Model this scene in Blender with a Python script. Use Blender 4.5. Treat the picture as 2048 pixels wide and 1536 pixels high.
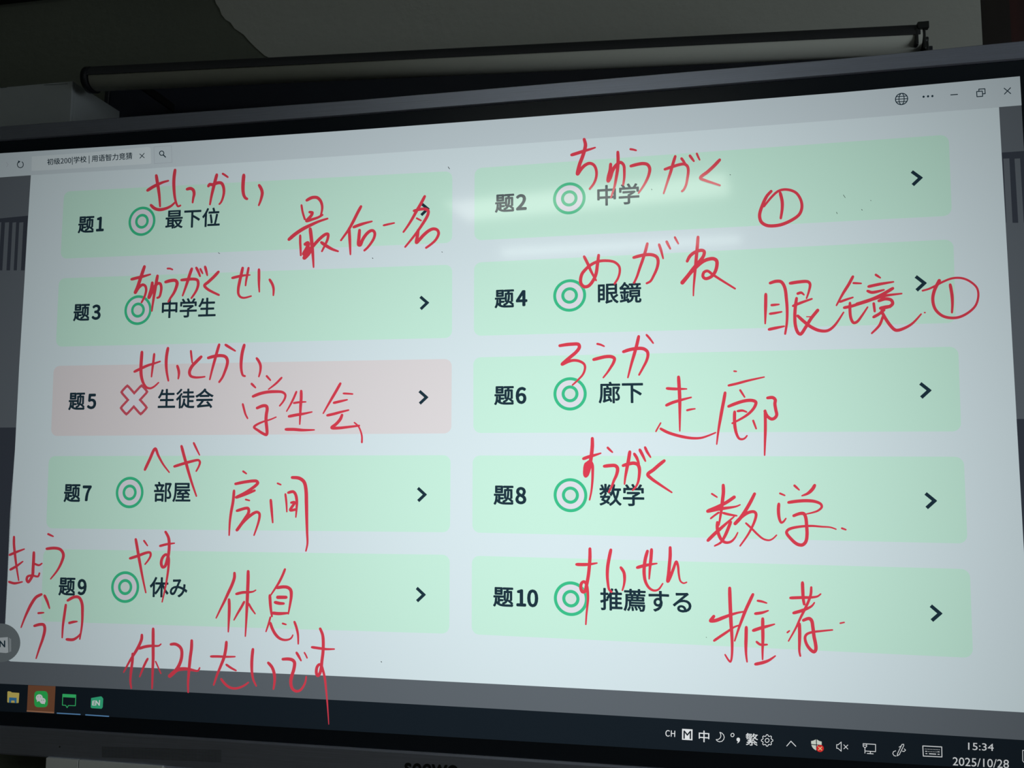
import bpy, bmesh, math, os, random
from mathutils import Matrix, Vector

for o in list(bpy.data.objects):
    bpy.data.objects.remove(o, do_unlink=True)
SC = bpy.context.scene
COL = SC.collection

# ------------------------------------------------------------------ camera, world, light, exposure
FPX = 1700.0
R0 = (0.9832715214070931, -0.0017316294128471647, 0.18213763115837997)   # right
R1 = (-0.015370436801493302, 0.9955993567034286, 0.09244279639917036)    # down
R2 = (-0.18149618415357474, -0.09369590399759936, 0.978917878430954)     # forward
S = 0.778                       # metres in one answer-card width
ZC, VC, UC = 1.5, 0.55, 1.0     # height of the display's middle
CU, CV, CN = 1.4772445697499261, 0.6712026137599143, -1.8301808541235147


def w3(a):
    return Vector((a[0], a[2], -a[1]))


CAM = Vector(((CU - UC) * S, CN * S, ZC + (VC - CV) * S))
cd = bpy.data.cameras.new('camera')
cd.sensor_width = 36.0
cd.lens = FPX / 2048.0 * 36.0
cd.clip_start = 0.02
cam = bpy.data.objects.new('camera', cd)
COL.objects.link(cam)
rt, up, bk = w3(R0), -w3(R1), -w3(R2)
cam.matrix_world = Matrix(((rt.x, up.x, bk.x, CAM.x), (rt.y, up.y, bk.y, CAM.y),
                           (rt.z, up.z, bk.z, CAM.z), (0, 0, 0, 1)))
SC.camera = cam

wd = bpy.data.worlds.new('world')
SC.world = wd
wd.use_nodes = True
wd.node_tree.nodes['Background'].inputs[0].default_value = (0.5, 0.6, 0.7, 1)
wd.node_tree.nodes['Background'].inputs[1].default_value = 0.02
SC.view_settings.view_transform = 'Standard'
SC.view_settings.look = 'None'
SC.view_settings.exposure = 0.0
SC.view_settings.gamma = 1.0
SC.view_settings.use_curve_mapping = False

TUBE_LIGHT = 13.0
PANEL_LIGHT = 6.4
wl = bpy.data.lights.new('added_side_light', 'AREA')      # unseen side light added to make the back wall dim leftwards
wl.energy = 19.0
wl.shape = 'RECTANGLE'
wl.size, wl.size_y = 1.3, 1.3
wl.color = (0.86, 0.95, 1.0)
wlo = bpy.data.objects.new('added_side_light', wl)
COL.objects.link(wlo)
wlo.location = (3.5, -1.25, 1.6)
wlo.rotation_euler = (0, math.radians(90), 0)

# ------------------------------------------------------------------ helpers


def lin(c):
    return c / 12.92 if c <= 0.04045 else ((c + 0.055) / 1.055) ** 2.4


def rgb(r, g, b):
    return (lin(r / 255), lin(g / 255), lin(b / 255), 1.0)


MATS = {}
TINT = 0.018       # dark coat put in so the screen dims towards its edges
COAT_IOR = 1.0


def screen_mat(name, c):
    """A lit picture area under a dark coat that imitates viewing-angle and lens dimming."""
    if name in MATS:
        return MATS[name]
    m = bpy.data.materials.new(name)
    m.use_nodes = True
    b = m.node_tree.nodes['Principled BSDF']
    b.inputs['Base Color'].default_value = (0, 0, 0, 1)
    b.inputs['Roughness'].default_value = 0.5
    b.inputs['Specular IOR Level'].default_value = 0.0
    b.inputs['Emission Color'].default_value = rgb(*c)
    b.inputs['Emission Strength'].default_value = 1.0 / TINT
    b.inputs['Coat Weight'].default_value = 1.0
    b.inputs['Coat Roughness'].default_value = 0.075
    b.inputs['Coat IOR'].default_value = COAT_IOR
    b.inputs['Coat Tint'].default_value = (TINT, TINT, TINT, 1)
    nv = m.node_tree.nodes.new('ShaderNodeCombineXYZ')      # tilted coat normal imitates the uneven edge dimming, lens vignette included
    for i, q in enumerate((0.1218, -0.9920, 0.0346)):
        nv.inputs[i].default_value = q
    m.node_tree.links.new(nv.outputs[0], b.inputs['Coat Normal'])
    gl = m.node_tree.nodes.new('ShaderNodeBsdfGlossy')      # faint mirror of the cover glass
    gl.inputs['Color'].default_value = (0.032, 0.032, 0.031, 1)
    gl.inputs['Roughness'].default_value = 0.075
    ad = m.node_tree.nodes.new('ShaderNodeAddShader')
    m.node_tree.links.new(b.outputs[0], ad.inputs[0])
    m.node_tree.links.new(gl.outputs[0], ad.inputs[1])
    m.node_tree.links.new(ad.outputs[0], m.node_tree.nodes['Material Output'].inputs[0])
    MATS[name] = m
    return m


def mat(name, c, rough=0.6, metal=0.0, spec=0.5, noise=None, bump=None, emit=0.0):
    if name in MATS:
        return MATS[name]
    m = bpy.data.materials.new(name)
    m.use_nodes = True
    nt = m.node_tree
    b = nt.nodes['Principled BSDF']
    col = rgb(*c)
    b.inputs['Base Color'].default_value = col
    b.inputs['Roughness'].default_value = rough
    b.inputs['Metallic'].default_value = metal
    b.inputs['Specular IOR Level'].default_value = spec
    if emit:
        b.inputs['Emission Color'].default_value = col
        b.inputs['Emission Strength'].default_value = emit
    if noise or bump:
        tc = nt.nodes.new('ShaderNodeTexCoord')
        mp = nt.nodes.new('ShaderNodeMapping')
        nt.links.new(tc.outputs['Object'], mp.inputs[0])
    if noise:
        amt, sc = noise
        mp.inputs['Scale'].default_value = sc
        nz = nt.nodes.new('ShaderNodeTexNoise')
        nz.inputs['Scale'].default_value = 1.0
        nz.inputs['Detail'].default_value = 5
        nt.links.new(mp.outputs[0], nz.inputs[0])
        rp = nt.nodes.new('ShaderNodeValToRGB')
        rp.color_ramp.elements[0].position = 0.3
        rp.color_ramp.elements[1].position = 0.7
        rp.color_ramp.elements[0].color = tuple(x * (1 - amt) for x in col[:3]) + (1,)
        rp.color_ramp.elements[1].color = tuple(min(1, x * (1 + amt)) for x in col[:3]) + (1,)
        nt.links.new(nz.outputs['Fac'], rp.inputs[0])
        nt.links.new(rp.outputs[0], b.inputs['Base Color'])
    if bump:
        st, sc = bump
        n2 = nt.nodes.new('ShaderNodeTexNoise')
        n2.inputs['Scale'].default_value = sc
        n2.inputs['Detail'].default_value = 6
        nt.links.new(tc.outputs['Object'], n2.inputs[0])
        bp = nt.nodes.new('ShaderNodeBump')
        bp.inputs['Strength'].default_value = st
        bp.inputs['Distance'].default_value = 0.01
        nt.links.new(n2.outputs['Fac'], bp.inputs['Height'])
        nt.links.new(bp.outputs[0], b.inputs['Normal'])
    MATS[name] = m
    return m


def link(name, me, m, parent=None, kind=None, label=None, cat=None, group=None):
    o = bpy.data.objects.new(name, me)
    COL.objects.link(o)
    if m is not None:
        for x in (m if isinstance(m, (list, tuple)) else [m]):
            me.materials.append(x)
    if parent is not None:
        o.parent = parent
        o.matrix_parent_inverse = Matrix.Identity(4)
        if parent.type == 'EMPTY':
            me.transform(Matrix.Translation(-Vector(ROOTLOC[parent.name])))
        else:
            me.transform(Matrix.Translation(-Vector(ROOTLOC[parent.name])))
        ROOTLOC[o.name] = ROOTLOC[parent.name]
    else:
        ROOTLOC[o.name] = (0, 0, 0)
    tag(o, label, cat, group, kind)
    return o


ROOTLOC = {}


def tag(o, label=None, cat=None, group=None, kind=None):
    if label:
        o['label'] = label
    if cat:
        o['category'] = cat
    if group:
        o['group'] = group
    if kind:
        o['kind'] = kind


def empty(name, loc, label, cat, group=None):
    o = bpy.data.objects.new(name, None)
    o.empty_display_size = 0.1
    COL.objects.link(o)
    o.location = loc
    ROOTLOC[o.name] = tuple(loc)
    tag(o, label, cat, group)
    return o


def bx(bm, x0, x1, y0, y1, z0, z1, bev=0.0, mi=0):
    r = bmesh.ops.create_cube(bm, size=1.0)
    vs = r['verts']
    for v in vs:
        v.co = Vector(((x0 + x1) / 2 + v.co.x * (x1 - x0), (y0 + y1) / 2 + v.co.y * (y1 - y0),
                       (z0 + z1) / 2 + v.co.z * (z1 - z0)))
    fs = list({f for v in vs for f in v.link_faces})
    for f in fs:
        f.material_index = mi
    if bev:
        es = list({e for v in vs for e in v.link_edges})
        bmesh.ops.bevel(bm, geom=es, offset=bev, segments=2, affect='EDGES', profile=0.5)


def box_mesh(name, dims, m, parent=None, bev=0.0, **kw):
    bm = bmesh.new()
    for d in (dims if isinstance(dims[0], (list, tuple)) else [dims]):
        bx(bm, *d, bev=bev)
    me = bpy.data.meshes.new(name)
    bm.to_mesh(me)
    bm.free()
    return link(name, me, m, parent, **kw)


def tube_bm(bm, a, b, r, n=24, a0=0.0, a1=2 * math.pi, caps=True):
    a, b = Vector(a), Vector(b)
    d = (b - a).normalized()
    u = Vector((0, -1, 0))
    u = (u - d * u.dot(d)).normalized()
    w = d.cross(u)
    full = abs(a1 - a0 - 2 * math.pi) < 1e-6
    cnt = n if full else n + 1
    rings = []
    for p in (a, b):
        rings.append([bm.verts.new(p + (u * math.cos(a0 + (a1 - a0) * k / n) + w * math.sin(a0 + (a1 - a0) * k / n)) * r)
                      for k in range(cnt)])
    for k in range(cnt if full else cnt - 1):
        q = (k + 1) % cnt
        f = bm.faces.new((rings[0][k], rings[0][q], rings[1][q], rings[1][k]))
        f.smooth = True
    if caps:
        bm.faces.new(rings[0][::-1])
        bm.faces.new(rings[1])


def fin(bm, name, m, parent=None, **kw):
    bmesh.ops.recalc_face_normals(bm, faces=bm.faces)
    me = bpy.data.meshes.new(name)
    bm.to_mesh(me)
    bm.free()
    return link(name, me, m, parent, **kw)


# where the line of sight through a point of the photograph meets the plane y = Y
def P(x, y, Y=0.0):
    d = w3([R0[i] * (x - 1024) / FPX + R1[i] * (y - 768) / FPX + R2[i] for i in range(3)])
    return CAM + d * ((Y - CAM.y) / d.y)


def uv(u, v):            # card-width units on the panel -> world x, z
    return ((u - UC) * S, ZC + (VC - v) * S)


def toU(x):
    return x / S + UC


def toV(z):
    return VC - (z - ZC) / S


def edge(pts):
    """A panel edge measured at a few photograph points -> function v(u)."""
    k = sorted((toU(P(x, y).x), toV(P(x, y).z)) for x, y in pts)

    def f(u):
        for i in range(len(k) - 1):
            if u <= k[i + 1][0] or i == len(k) - 2:
                a, b = k[i], k[i + 1]
                return a[1] + (b[1] - a[1]) * (u - a[0]) / (b[0] - a[0])
    return f


class Flat:
    """Collects flat shapes lying on the panel (world x, z) and links them as one mesh."""

    def __init__(self, layer):
        self.y = -0.0004 * layer
        self.v, self.f = [], []
        self.step = 0.0      # overlapping pieces sit a hair in front of one another

    def poly(self, pts):
        n = len(self.v)
        a = sum(pts[i][0] * pts[(i + 1) % len(pts)][1] - pts[(i + 1) % len(pts)][0] * pts[i][1] for i in range(len(pts)))
        if a < 0:
            pts = pts[::-1]
        self.v += [(p[0], self.y, p[1]) for p in pts]
        self.f.append(tuple(range(n, n + len(pts))))
        self.y -= self.step

    def px(self, pts):
        q = [P(x, y) for x, y in pts]
        self.poly([(p.x, p.z) for p in q])

    def raw(self, vs, fs):
        n = len(self.v)
        self.v += [(a, self.y, b) for a, b in vs]
        self.f += [tuple(n + i for i in f) for f in fs]

    def ring(self, fn, r0, r1, n=48):
        """fn maps local (x, y) to world; annulus, or disc when r0 is 0."""
        if r0 <= 0:
            self.poly([fn(r1 * math.cos(2 * math.pi * k / n), r1 * math.sin(2 * math.pi * k / n)) for k in range(n)])
            return
        a = [fn(r * math.cos(2 * math.pi * k / n), r * math.sin(2 * math.pi * k / n)) for r in (r0, r1) for k in range(n)]
        self.raw(a, [(k, (k + 1) % n, n + (k + 1) % n, n + k) for k in range(n)])

    def line(self, pts, w, closed=False):
        """Straight-sided polyline of width w in photograph pixels, round joints."""
        if closed:
            pts = list(pts) + [pts[0]]
        for a, b in zip(pts, pts[1:]):
            dx, dy = b[0] - a[0], b[1] - a[1]
            L = math.hypot(dx, dy) or 1
            nx, ny = -dy / L * w / 2, dx / L * w / 2
            self.px([(a[0] + nx, a[1] + ny), (b[0] + nx, b[1] + ny), (b[0] - nx, b[1] - ny), (a[0] - nx, a[1] - ny)])
        for p in pts:
            self.px([(p[0] + w / 2 * math.cos(k * math.pi / 4), p[1] + w / 2 * math.sin(k * math.pi / 4)) for k in range(8)])

    def build(self, name, m, parent, **kw):
        me = bpy.data.meshes.new(name)
        me.from_pydata(self.v, [], self.f)
        me.update()
        return link(name, me, m, parent, **kw)


# ---- printed lettering (Blender's own fonts)
FONT = None
try:
    fp = os.path.join(bpy.utils.resource_path('LOCAL'), 'datafiles', 'fonts', 'Noto Sans CJK Regular.woff2')
    if os.path.exists(fp):
        FONT = bpy.data.fonts.load(fp, check_existing=True)
except Exception:
    FONT = None
_txt = {}


def glyphs(body, noto=True):
    key = (body, noto)
    if key not in _txt:
        c = bpy.data.curves.new('lettering', 'FONT')
        c.body = body
        c.resolution_u = 4
        if noto and FONT:
            c.font = FONT
        o = bpy.data.objects.new('lettering', c)
        COL.objects.link(o)
        bpy.context.view_layer.update()
        dg = bpy.context.evaluated_depsgraph_get()
        me = bpy.data.meshes.new_from_object(o.evaluated_get(dg))
        vs = [(v.co.x, v.co.y) for v in me.vertices]
        fs = [tuple(p.vertices) for p in me.polygons]
        bpy.data.meshes.remove(me)
        bpy.data.objects.remove(o, do_unlink=True)
        bpy.data.curves.remove(c)
        _txt[key] = (vs, fs)
    return _txt[key]


def em(noto=True):
    a, b = glyphs('国国', noto)[0], glyphs('国', noto)[0]
    return max(v[0] for v in a) - max(v[0] for v in b)


def bolden(flat, vs, fs, fn, d, dirs=8):
    """d: extra half stroke in the local units of vs"""
    offs = [(0, 0)]
    if d:
        offs = [(d * math.cos(k * 2 * math.pi / dirs), d * math.sin(k * 2 * math.pi / dirs)) for k in range(dirs)]
    for ox, oy in offs:
        flat.raw([fn(x + ox, y + oy) for x, y in vs], fs)
        flat.y -= 2e-5


def text_quad(flat, body, tl, tr, br, bl, bold=0.0, noto=True, surf=None):
    """Fit lettering into a photograph quadrilateral lying on the panel."""
    vs, fs = glyphs(body, noto)
    xs = [v[0] for v in vs]
    ys = [v[1] for v in vs]
    x0, x1, y0, y1 = min(xs), max(xs), min(ys), max(ys)
    q = [P(*p) for p in (tl, tr, br, bl)]

    def fn(x, y):
        s, t = (x - x0) / (x1 - x0), (y1 - y) / (y1 - y0)
        a = q[0] * (1 - s) + q[1] * s
        b = q[3] * (1 - s) + q[2] * s
        c = a * (1 - t) + b * t
        return (c.x, c.z)
    bolden(flat, vs, fs, fn, bold * em(noto))


# ------------------------------------------------------------------ the room
M_WALL = mat('wall_paint', (112, 117, 106), 0.85, spec=0.25, noise=(0.06, (3, 3, 3)), bump=(0.15, 40))
M_WALL2 = mat('skim_coat', (192, 194, 186), 0.85, spec=0.25, bump=(0.12, 45))
M_CEIL = mat('ceiling_paint', (170, 172, 168), 0.9, noise=(0.04, (2, 2, 2)))
M_FLOOR = mat('floor_tile', (110, 104, 96), 0.4, noise=(0.12, (6, 6, 6)))
M_UNLIT_TOP = mat('unlit_ceiling_dark', (9, 9, 9), 0.6)
M_DOOR = mat('door_red_brown', (62, 26, 24), 0.5, noise=(0.25, (30, 30, 2)))
M_FRAME = mat('door_frame_dark', (36, 27, 24), 0.5, noise=(0.2, (30, 30, 2)))

YW = 0.25
XL, XR, YB, HC = -3.6, 3.6, -6.6, 3.1
KS = dict(kind='structure')
box_mesh('floor', (XL - .1, XR + .1, YB - .1, YW + .1, -0.1, 0.0), M_FLOOR, **KS)
box_mesh('ceiling', (XL - .1, XR + .1, YB - .1, YW + .1, HC, HC + 0.1), M_CEIL, **KS)
box_mesh('wall_left', (XL - .1, XL, YB, YW, 0, HC), M_WALL, **KS)
box_mesh('wall_right', [(XR, XR + .1, YB, -1.95, 0, HC), (XR, XR + .1, -0.55, YW, 0, HC),
                        (XR, XR + .1, -1.95, -0.55, 0, 0.9), (XR, XR + .1, -1.95, -0.55, 2.3, HC)], M_WALL, **KS)
box_mesh('wall_rear', (XL, XR, YB - .1, YB, 0, HC), M_WALL, **KS)

# back wall with a raised coat of newer plaster whose torn edge runs down from the top
bm = bmesh.new()
DX0, DX1, DZ = 0.985, 1.86, 2.62           # door opening
bx(bm, XL, DX0, YW, YW + 0.1, 0, HC)
bx(bm, DX1, XR, YW, YW + 0.1, 0, HC)
bx(bm, DX0, DX1, YW, YW + 0.1, DZ, HC)
torn = [(416, -40), (428, -8), (433, 8), (440, 18), (444, 30), (452, 40), (462, 46), (470, 58), (488, 70), (500, 84), (512, 96),
        (530, 112), (560, 126), (600, 134)]
e0 = [P(x, y, YW) for x, y in torn]
top = [Vector((0.963, YW, e0[0].z)), ]
low = [Vector((e0[-1].x, YW, 2.0)), Vector((0.963, YW, 2.0))]
outline = e0 + low + top
th = Vector((0, -0.0022, 0))
fr = [bm.verts.new(v + th) for v in outline]
bkv = [bm.verts.new(v) for v in outline]
f = bm.faces.new(fr)
f.material_index = 1
for i in range(len(outline)):
    j = (i + 1) % len(outline)
    g = bm.faces.new((fr[i], fr[j], bkv[j], bkv[i]))
    g.material_index = 1
fin(bm, 'wall_back', [M_WALL, M_WALL2], **KS)

# dark strip added along the back wall's top, standing for the unlit ceiling
box_mesh('trim_1', (XL, DX0 - 0.1, YW - 0.045, YW, 2.488, 2.60), M_UNLIT_TOP, bev=0.006, **KS)
# unseen window added in the right wall to go with the side light
wf = mat('window_frame_white', (190, 192, 190), 0.5)
box_mesh('added_window_1', [(XR + .02, XR + .08, -1.95, -1.89, 0.9, 2.3), (XR + .02, XR + .08, -0.61, -0.55, 0.9, 2.3),
                      (XR + .02, XR + .08, -1.89, -0.61, 0.9, 0.96), (XR + .02, XR + .08, -1.89, -0.61, 2.24, 2.3),
                      (XR + .03, XR + .07, -1.27, -1.23, 0.96, 2.24)], wf, **KS)
# dark door at the right of the wall
d = box_mesh('door_1', (DX0 + 0.028, DX1 - 0.028, YW + 0.02, YW + 0.06, 0.01, DZ - 0.03), M_DOOR, bev=0.003, **KS)
box_mesh('door_frame', [(0.9635, DX0 + 0.028, YW - 0.002, YW + 0.09, 0, DZ + 0.03),
                        (DX1 - 0.028, DX1 + 0.03, YW - 0.012, YW + 0.09, 0, DZ + 0.03),
                        (DX0 + 0.028, DX1 - 0.028, YW - 0.012, YW + 0.09, DZ - 0.03, DZ + 0.03)], M_FRAME, d)
bm = bmesh.new()
tube_bm(bm, (DX0 + .09, YW + .02, 1.02), (DX0 + .09, YW - .03, 1.02), 0.01, 12)
tube_bm(bm, (DX0 + .08, YW - .03, 1.02), (DX0 + .2, YW - .03, 1.02), 0.009, 12)
fin(bm, 'door_handle', mat('steel', (150, 150, 150), 0.3, 1.0), d)

# ------------------------------------------------------------------ the interactive display
disp = empty('interactive_display', ((1.02 - UC) * S, 0.0, 1.5 - 0.7),
             'large wall mounted touch display showing a green quiz page covered in red handwriting', 'display')
aL, aR = -0.244, 2.1914
E_GT = edge([(0, 254), (350, 227.5), (700, 202), (1024, 174.5), (1380, 144), (1700, 117), (1963, 91)])
E_GB = edge([(0, 283), (350, 258), (700, 232), (1024, 206), (1380, 177), (1700, 149.5), (2048, 119.6)])
E_AT = edge([(0, 307), (350, 285), (700, 261), (1024, 237), (1380, 209.5), (1700, 184), (2039, 153)])
E_AB = edge([(84, 1426.5), (195, 1432), (700, 1462), (1380, 1502), (1990, 1538)])
E_BT = edge([(0, 1450.5), (350, 1471.5), (700, 1494), (1000, 1513.5), (1295, 1534)])
E_BB = edge([(0, 1508), (92, 1514), (325, 1533), (500, 1546)])
gL, gR = aL - 0.052, aR + 0.054       # outer sides
bL, bR = aL - 0.018, aR + 0.020       # inner side of the metal


def strip_ring(name, inner, outer, yf, yb, m, parent):
    """A frame between two closed outlines of equal length, front yf, back yb, with a small chamfer."""
    bm = bmesh.new()
    n = len(inner)
    c = 0.0025

    def off(p, q, t):
        return (p[0] + (q[0] - p[0]) * t, p[1] + (q[1] - p[1]) * t)
    loops = []
    for pts, y in ((inner, yb), (inner, yf + c)):
        loops.append([bm.verts.new((p[0], y, p[1])) for p in pts])
    loops.append([bm.verts.new((*off(a, b, 0.06)[:1], yf, off(a, b, 0.06)[1])) for a, b in zip(inner, outer)])
    loops.append([bm.verts.new((*off(a, b, 0.94)[:1], yf, off(a, b, 0.94)[1])) for a, b in zip(inner, outer)])
    for pts, y in ((outer, yf + c), (outer, yb)):
        loops.append([bm.verts.new((p[0], y, p[1])) for p in pts])
    for A, B in zip(loops, loops[1:]):
        for i in range(n):
            j = (i + 1) % n
            bm.faces.new((A[i], A[j], B[j], B[i]))
    return fin(bm, name, m, parent)


def outline_ring(l, r, et, eb, n=24):
    us = [l + (r - l) * k / n for k in range(n + 1)]
    return [uv(u, et(u)) for u in us] + [uv(u, eb(u)) for u in us[::-1]]


M_METAL = mat('brushed_grey_metal', (188, 193, 212), 0.40, 0.85, noise=(0.10, (6, 6, 900)))
M_GLASSB = mat('black_border_glass', (26, 34, 44), 0.22, 0.0, 0.5)
M_HOUS = mat('display_housing_black', (20, 21, 23), 0.6)
inner = outline_ring(bL, bR, E_GB, E_BT)
outer = outline_ring(gL, gR, E_GT, E_BB)
strip_ring('metal_frame', inner, outer, -0.004, 0.05, M_METAL, disp)
active = outline_ring(aL, aR, E_AT, E_AB)
bm = bmesh.new()
A = [bm.verts.new((p[0], 0.0005, p[1])) for p in active]
B = [bm.verts.new((p[0], 0.0005, p[1])) for p in inner]
A2 = [bm.verts.new((p[0], 0.006, p[1])) for p in active]
for i in range(len(A)):
    j = (i + 1) % len(A)
    bm.faces.new((A[i], A[j], B[j], B[i]))
    bm.faces.new((A2[i], A2[j], A[j], A[i]))
fin(bm, 'black_border', M_GLASSB, disp)
x0, zt = uv(gL + 0.03, -0.15)
x1, zb = uv(gR - 0.03, 1.33)
box_mesh('rear_housing', (x0, x1, 0.012, 0.085, zb, zt), M_HOUS, disp, bev=0.01)
box_mesh('wall_bracket', [(-0.35, -0.27, 0.085, YW, 1.2, 1.8), (0.27, 0.35, 0.085, YW, 1.2, 1.8),
                          (-0.5, 0.5, YW - .03, YW, 1.42, 1.58)], M_HOUS, disp)

# maker's lettering on the lower bezel, cut off by the picture's lower edge
fl = Flat(0)
fl.y = -0.0048
text_quad(fl, 'seewo', (811.6, 1524.2), (917.5, 1529.6), (917, 1553), (811, 1548), bold=0.022, noto=False)
fl.build('bezel_lettering', mat('bezel_print', (14, 15, 18), 0.5), disp, label='dark raised lettering on the lower bezel')

# speaker holes in the lower bezel
fl = Flat(0)
fl.y = -0.00425
for i in range(92):
    for j in range(9):
        t = i / 91
        x = 208 + 236 * t
        y0 = 1495 + 6 + (1497.5 - 1495) * 0 + 6.5 * t
        yy = (1492.5 + (1499.5 - 1492.5) * t) + (19.5 + 2.5 * t) * j / 8
        a = 0.62
        fl.px([(x - a, yy - a), (x + a, yy - a), (x + a, yy + a), (x - a, yy + a)])
fl.build('speaker_grille', mat('speaker_hole', (6, 6, 7), 0.8), disp)
fl = Flat(0)
fl.y = -0.0046
c0 = P(123, 1492)
fl.ring(lambda a, b: (c0.x + a, c0.z + b), 0, 0.0016, 14)
fl.build('indicator_light', mat('indicator_grey', (70, 74, 74), 0.4), disp)

# ---- the lit picture, back to front
NU = 28


def band(layer, u0, u1, et, eb, n=NU):
    f = Flat(layer)
    us = [u0 + (u1 - u0) * k / n for k in range(n + 1)]
    for a, b in zip(us, us[1:]):
        f.poly([uv(a, et(a)), uv(b, et(b)), uv(b, eb(b)), uv(a, eb(a))])
    return f


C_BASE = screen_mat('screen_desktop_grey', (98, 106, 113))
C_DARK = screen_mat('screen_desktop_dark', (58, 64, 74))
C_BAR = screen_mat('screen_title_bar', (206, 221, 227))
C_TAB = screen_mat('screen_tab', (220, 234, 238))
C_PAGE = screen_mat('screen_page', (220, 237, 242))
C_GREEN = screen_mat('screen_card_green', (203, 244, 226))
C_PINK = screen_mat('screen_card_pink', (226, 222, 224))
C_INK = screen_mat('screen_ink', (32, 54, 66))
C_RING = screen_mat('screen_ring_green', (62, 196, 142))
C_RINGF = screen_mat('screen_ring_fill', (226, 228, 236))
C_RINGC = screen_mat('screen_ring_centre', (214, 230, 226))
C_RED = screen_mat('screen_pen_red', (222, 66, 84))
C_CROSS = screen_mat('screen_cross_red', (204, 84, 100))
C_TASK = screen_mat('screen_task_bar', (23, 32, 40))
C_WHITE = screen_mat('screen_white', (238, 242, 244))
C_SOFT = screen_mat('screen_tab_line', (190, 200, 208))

E_PT = edge([(0, 355.2), (62, 350.5), (300, 337), (520, 323), (680, 312.7), (1024, 289), (1380, 263), (1700, 238.5), (1997, 214.6), (2042, 211)])
E_PB = edge([(10, 1322), (350, 1338), (700, 1353), (1024, 1369.5), (1380, 1388), (1700, 1405), (2048, 1424.5)])
E_TT = edge([(0, 1367), (350, 1383), (700, 1401.3), (1024, 1419), (1380, 1439.5), (1700, 1458.5), (2048, 1480)])
band(1, aL, aR, E_AT, E_AB).build('screen_panel', C_BASE, disp)
band(2, aL, aR, E_AT, E_PT).build('title_bar', C_BAR, disp)
band(2, aL, aR, E_TT, E_AB).build('task_bar', C_TASK, disp)

# page with its lower left corner rounded
f = Flat(2)
left = [(62.3, 350.6), (55.6, 455), (49.4, 564), (39, 733), (30.6, 900), (21, 1024), (15, 1165), (10.5, 1255), (8.3, 1300), (8.6, 1311), (13, 1319), (22, 1322.6)]
right = [(1997.6, 214.7), (2016, 540), (2030.5, 798), (2047, 1095), (2066, 1425.6)]
ur0, ul0 = toU(P(*right[0]).x), toU(P(*left[0]).x)
topl = [ul0 + (ur0 - ul0) * k / NU for k in range(1, NU)]
ub0, ub1 = toU(P(22, 1322.6).x), toU(P(2066, 1425.6).x)
botl = [ub1 + (ub0 - ub1) * k / NU for k in range(1, NU)]
pts = [(P(*p).x, P(*p).z) for p in left[::-1]] + [uv(u, E_PT(u)) for u in topl] + \
      [(P(*p).x, P(*p).z) for p in right] + [uv(u, E_PB(u)) for u in botl]
f.poly(pts)
f.build('quiz_page', C_PAGE, disp)

# blurred page left visible beside the quiz page (dark bands and pale bars)
for q in ([(-40, 441), (56.8, 431.5), (49.9, 541), (-40, 541)], [(-40, 855.5), (32.6, 855), (8.4, 1300), (12, 1320), (-40, 1318)],
          [(2002.8, 305.5), (2052, 302), (2062, 446), (2012, 446)], [(2032.6, 838), (2072, 838), (2090, 1425), (2066, 1425)]):
    f = Flat(2)
    f.px(q)
    f.build('background_band', C_DARK, disp)
for xt, xb, w, ya, yb in ((-4.5, -10, 8, 445.5, 541.5), (11, 5.5, 8.2, 445.5, 541.5), (26, 21, 7.2, 445.5, 541.5), (39.5, 34.5, 8.2, 445.5, 541.5),
                          (2006, 2012.5, 12, 318, 446.5), (2028.5, 2036, 11, 318, 446.5)):
    f = Flat(3)
    f.px([(xt, ya), (xt + w, ya - .7), (xb + w, yb), (xb, yb)])
    f.build('background_bar', C_BASE, disp)

# tab, search button and window controls
f = Flat(3)
f.px([(64.5, 313.5), (170, 306.2), (296, 294.3), (300, 295.2), (302, 298), (303, 326.5), (300.5, 328), (170, 336.2), (64, 342.3)])
f.build('page_tab', C_TAB, disp)
f = Flat(4)
text_quad(f, '初级200|学校 | 用语智力竞猜', (95.5, 318.3), (265.6, 305.2), (265.4, 321.6), (96, 333.3), bold=0.012)
f.build('tab_title', C_INK, disp)
f = Flat(4)
f.line([(280.6, 308.6), (289.6, 316.2)], 1.4)
f.line([(289.4, 307.2), (280.9, 317)], 1.4)
f.build('tab_close_mark', C_INK, disp)
f = Flat(3)
f.line([(308.8, 294.2), (343.5, 291.6), (344.8, 325.2), (309.6, 327.8)], 0.9, closed=True)
f.build('search_button_outline', C_SOFT, disp)
f = Flat(4)
f.line([(324.4 + 4.3 * math.cos(k * math.pi / 10), 307 + 4.4 * math.sin(k * math.pi / 10)) for k in range(20)], 1.7, closed=True)
f.line([(327.6, 310.4), (332, 314.8)], 2.1)
f.build('search_icon', C_INK, disp)
f = Flat(4)
f.line([(41.9 + 6 * math.cos(math.radians(a)), 329.6 + 6.4 * math.sin(math.radians(a))) for a in range(-55, 250, 15)], 1.5)
f.px([(37.2, 321.6), (42.3, 323.4), (38.2, 327)])
f.build('reload_icon', C_INK, disp)
f = Flat(4)
f.line([(14, 325.4), (17.6, 329.8), (14.2, 334.4)], 1.0)
f.build('forward_arrow', C_SOFT, disp)

f = Flat(4)


def el(cx, cy, rx, ry, a0=0, a1=360, st=15):
    return [(cx + rx * math.cos(math.radians(a)), cy - 0.07 * rx * math.cos(math.radians(a)) + ry * math.sin(math.radians(a)))
            for a in range(a0, a1 + 1, st)]


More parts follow.
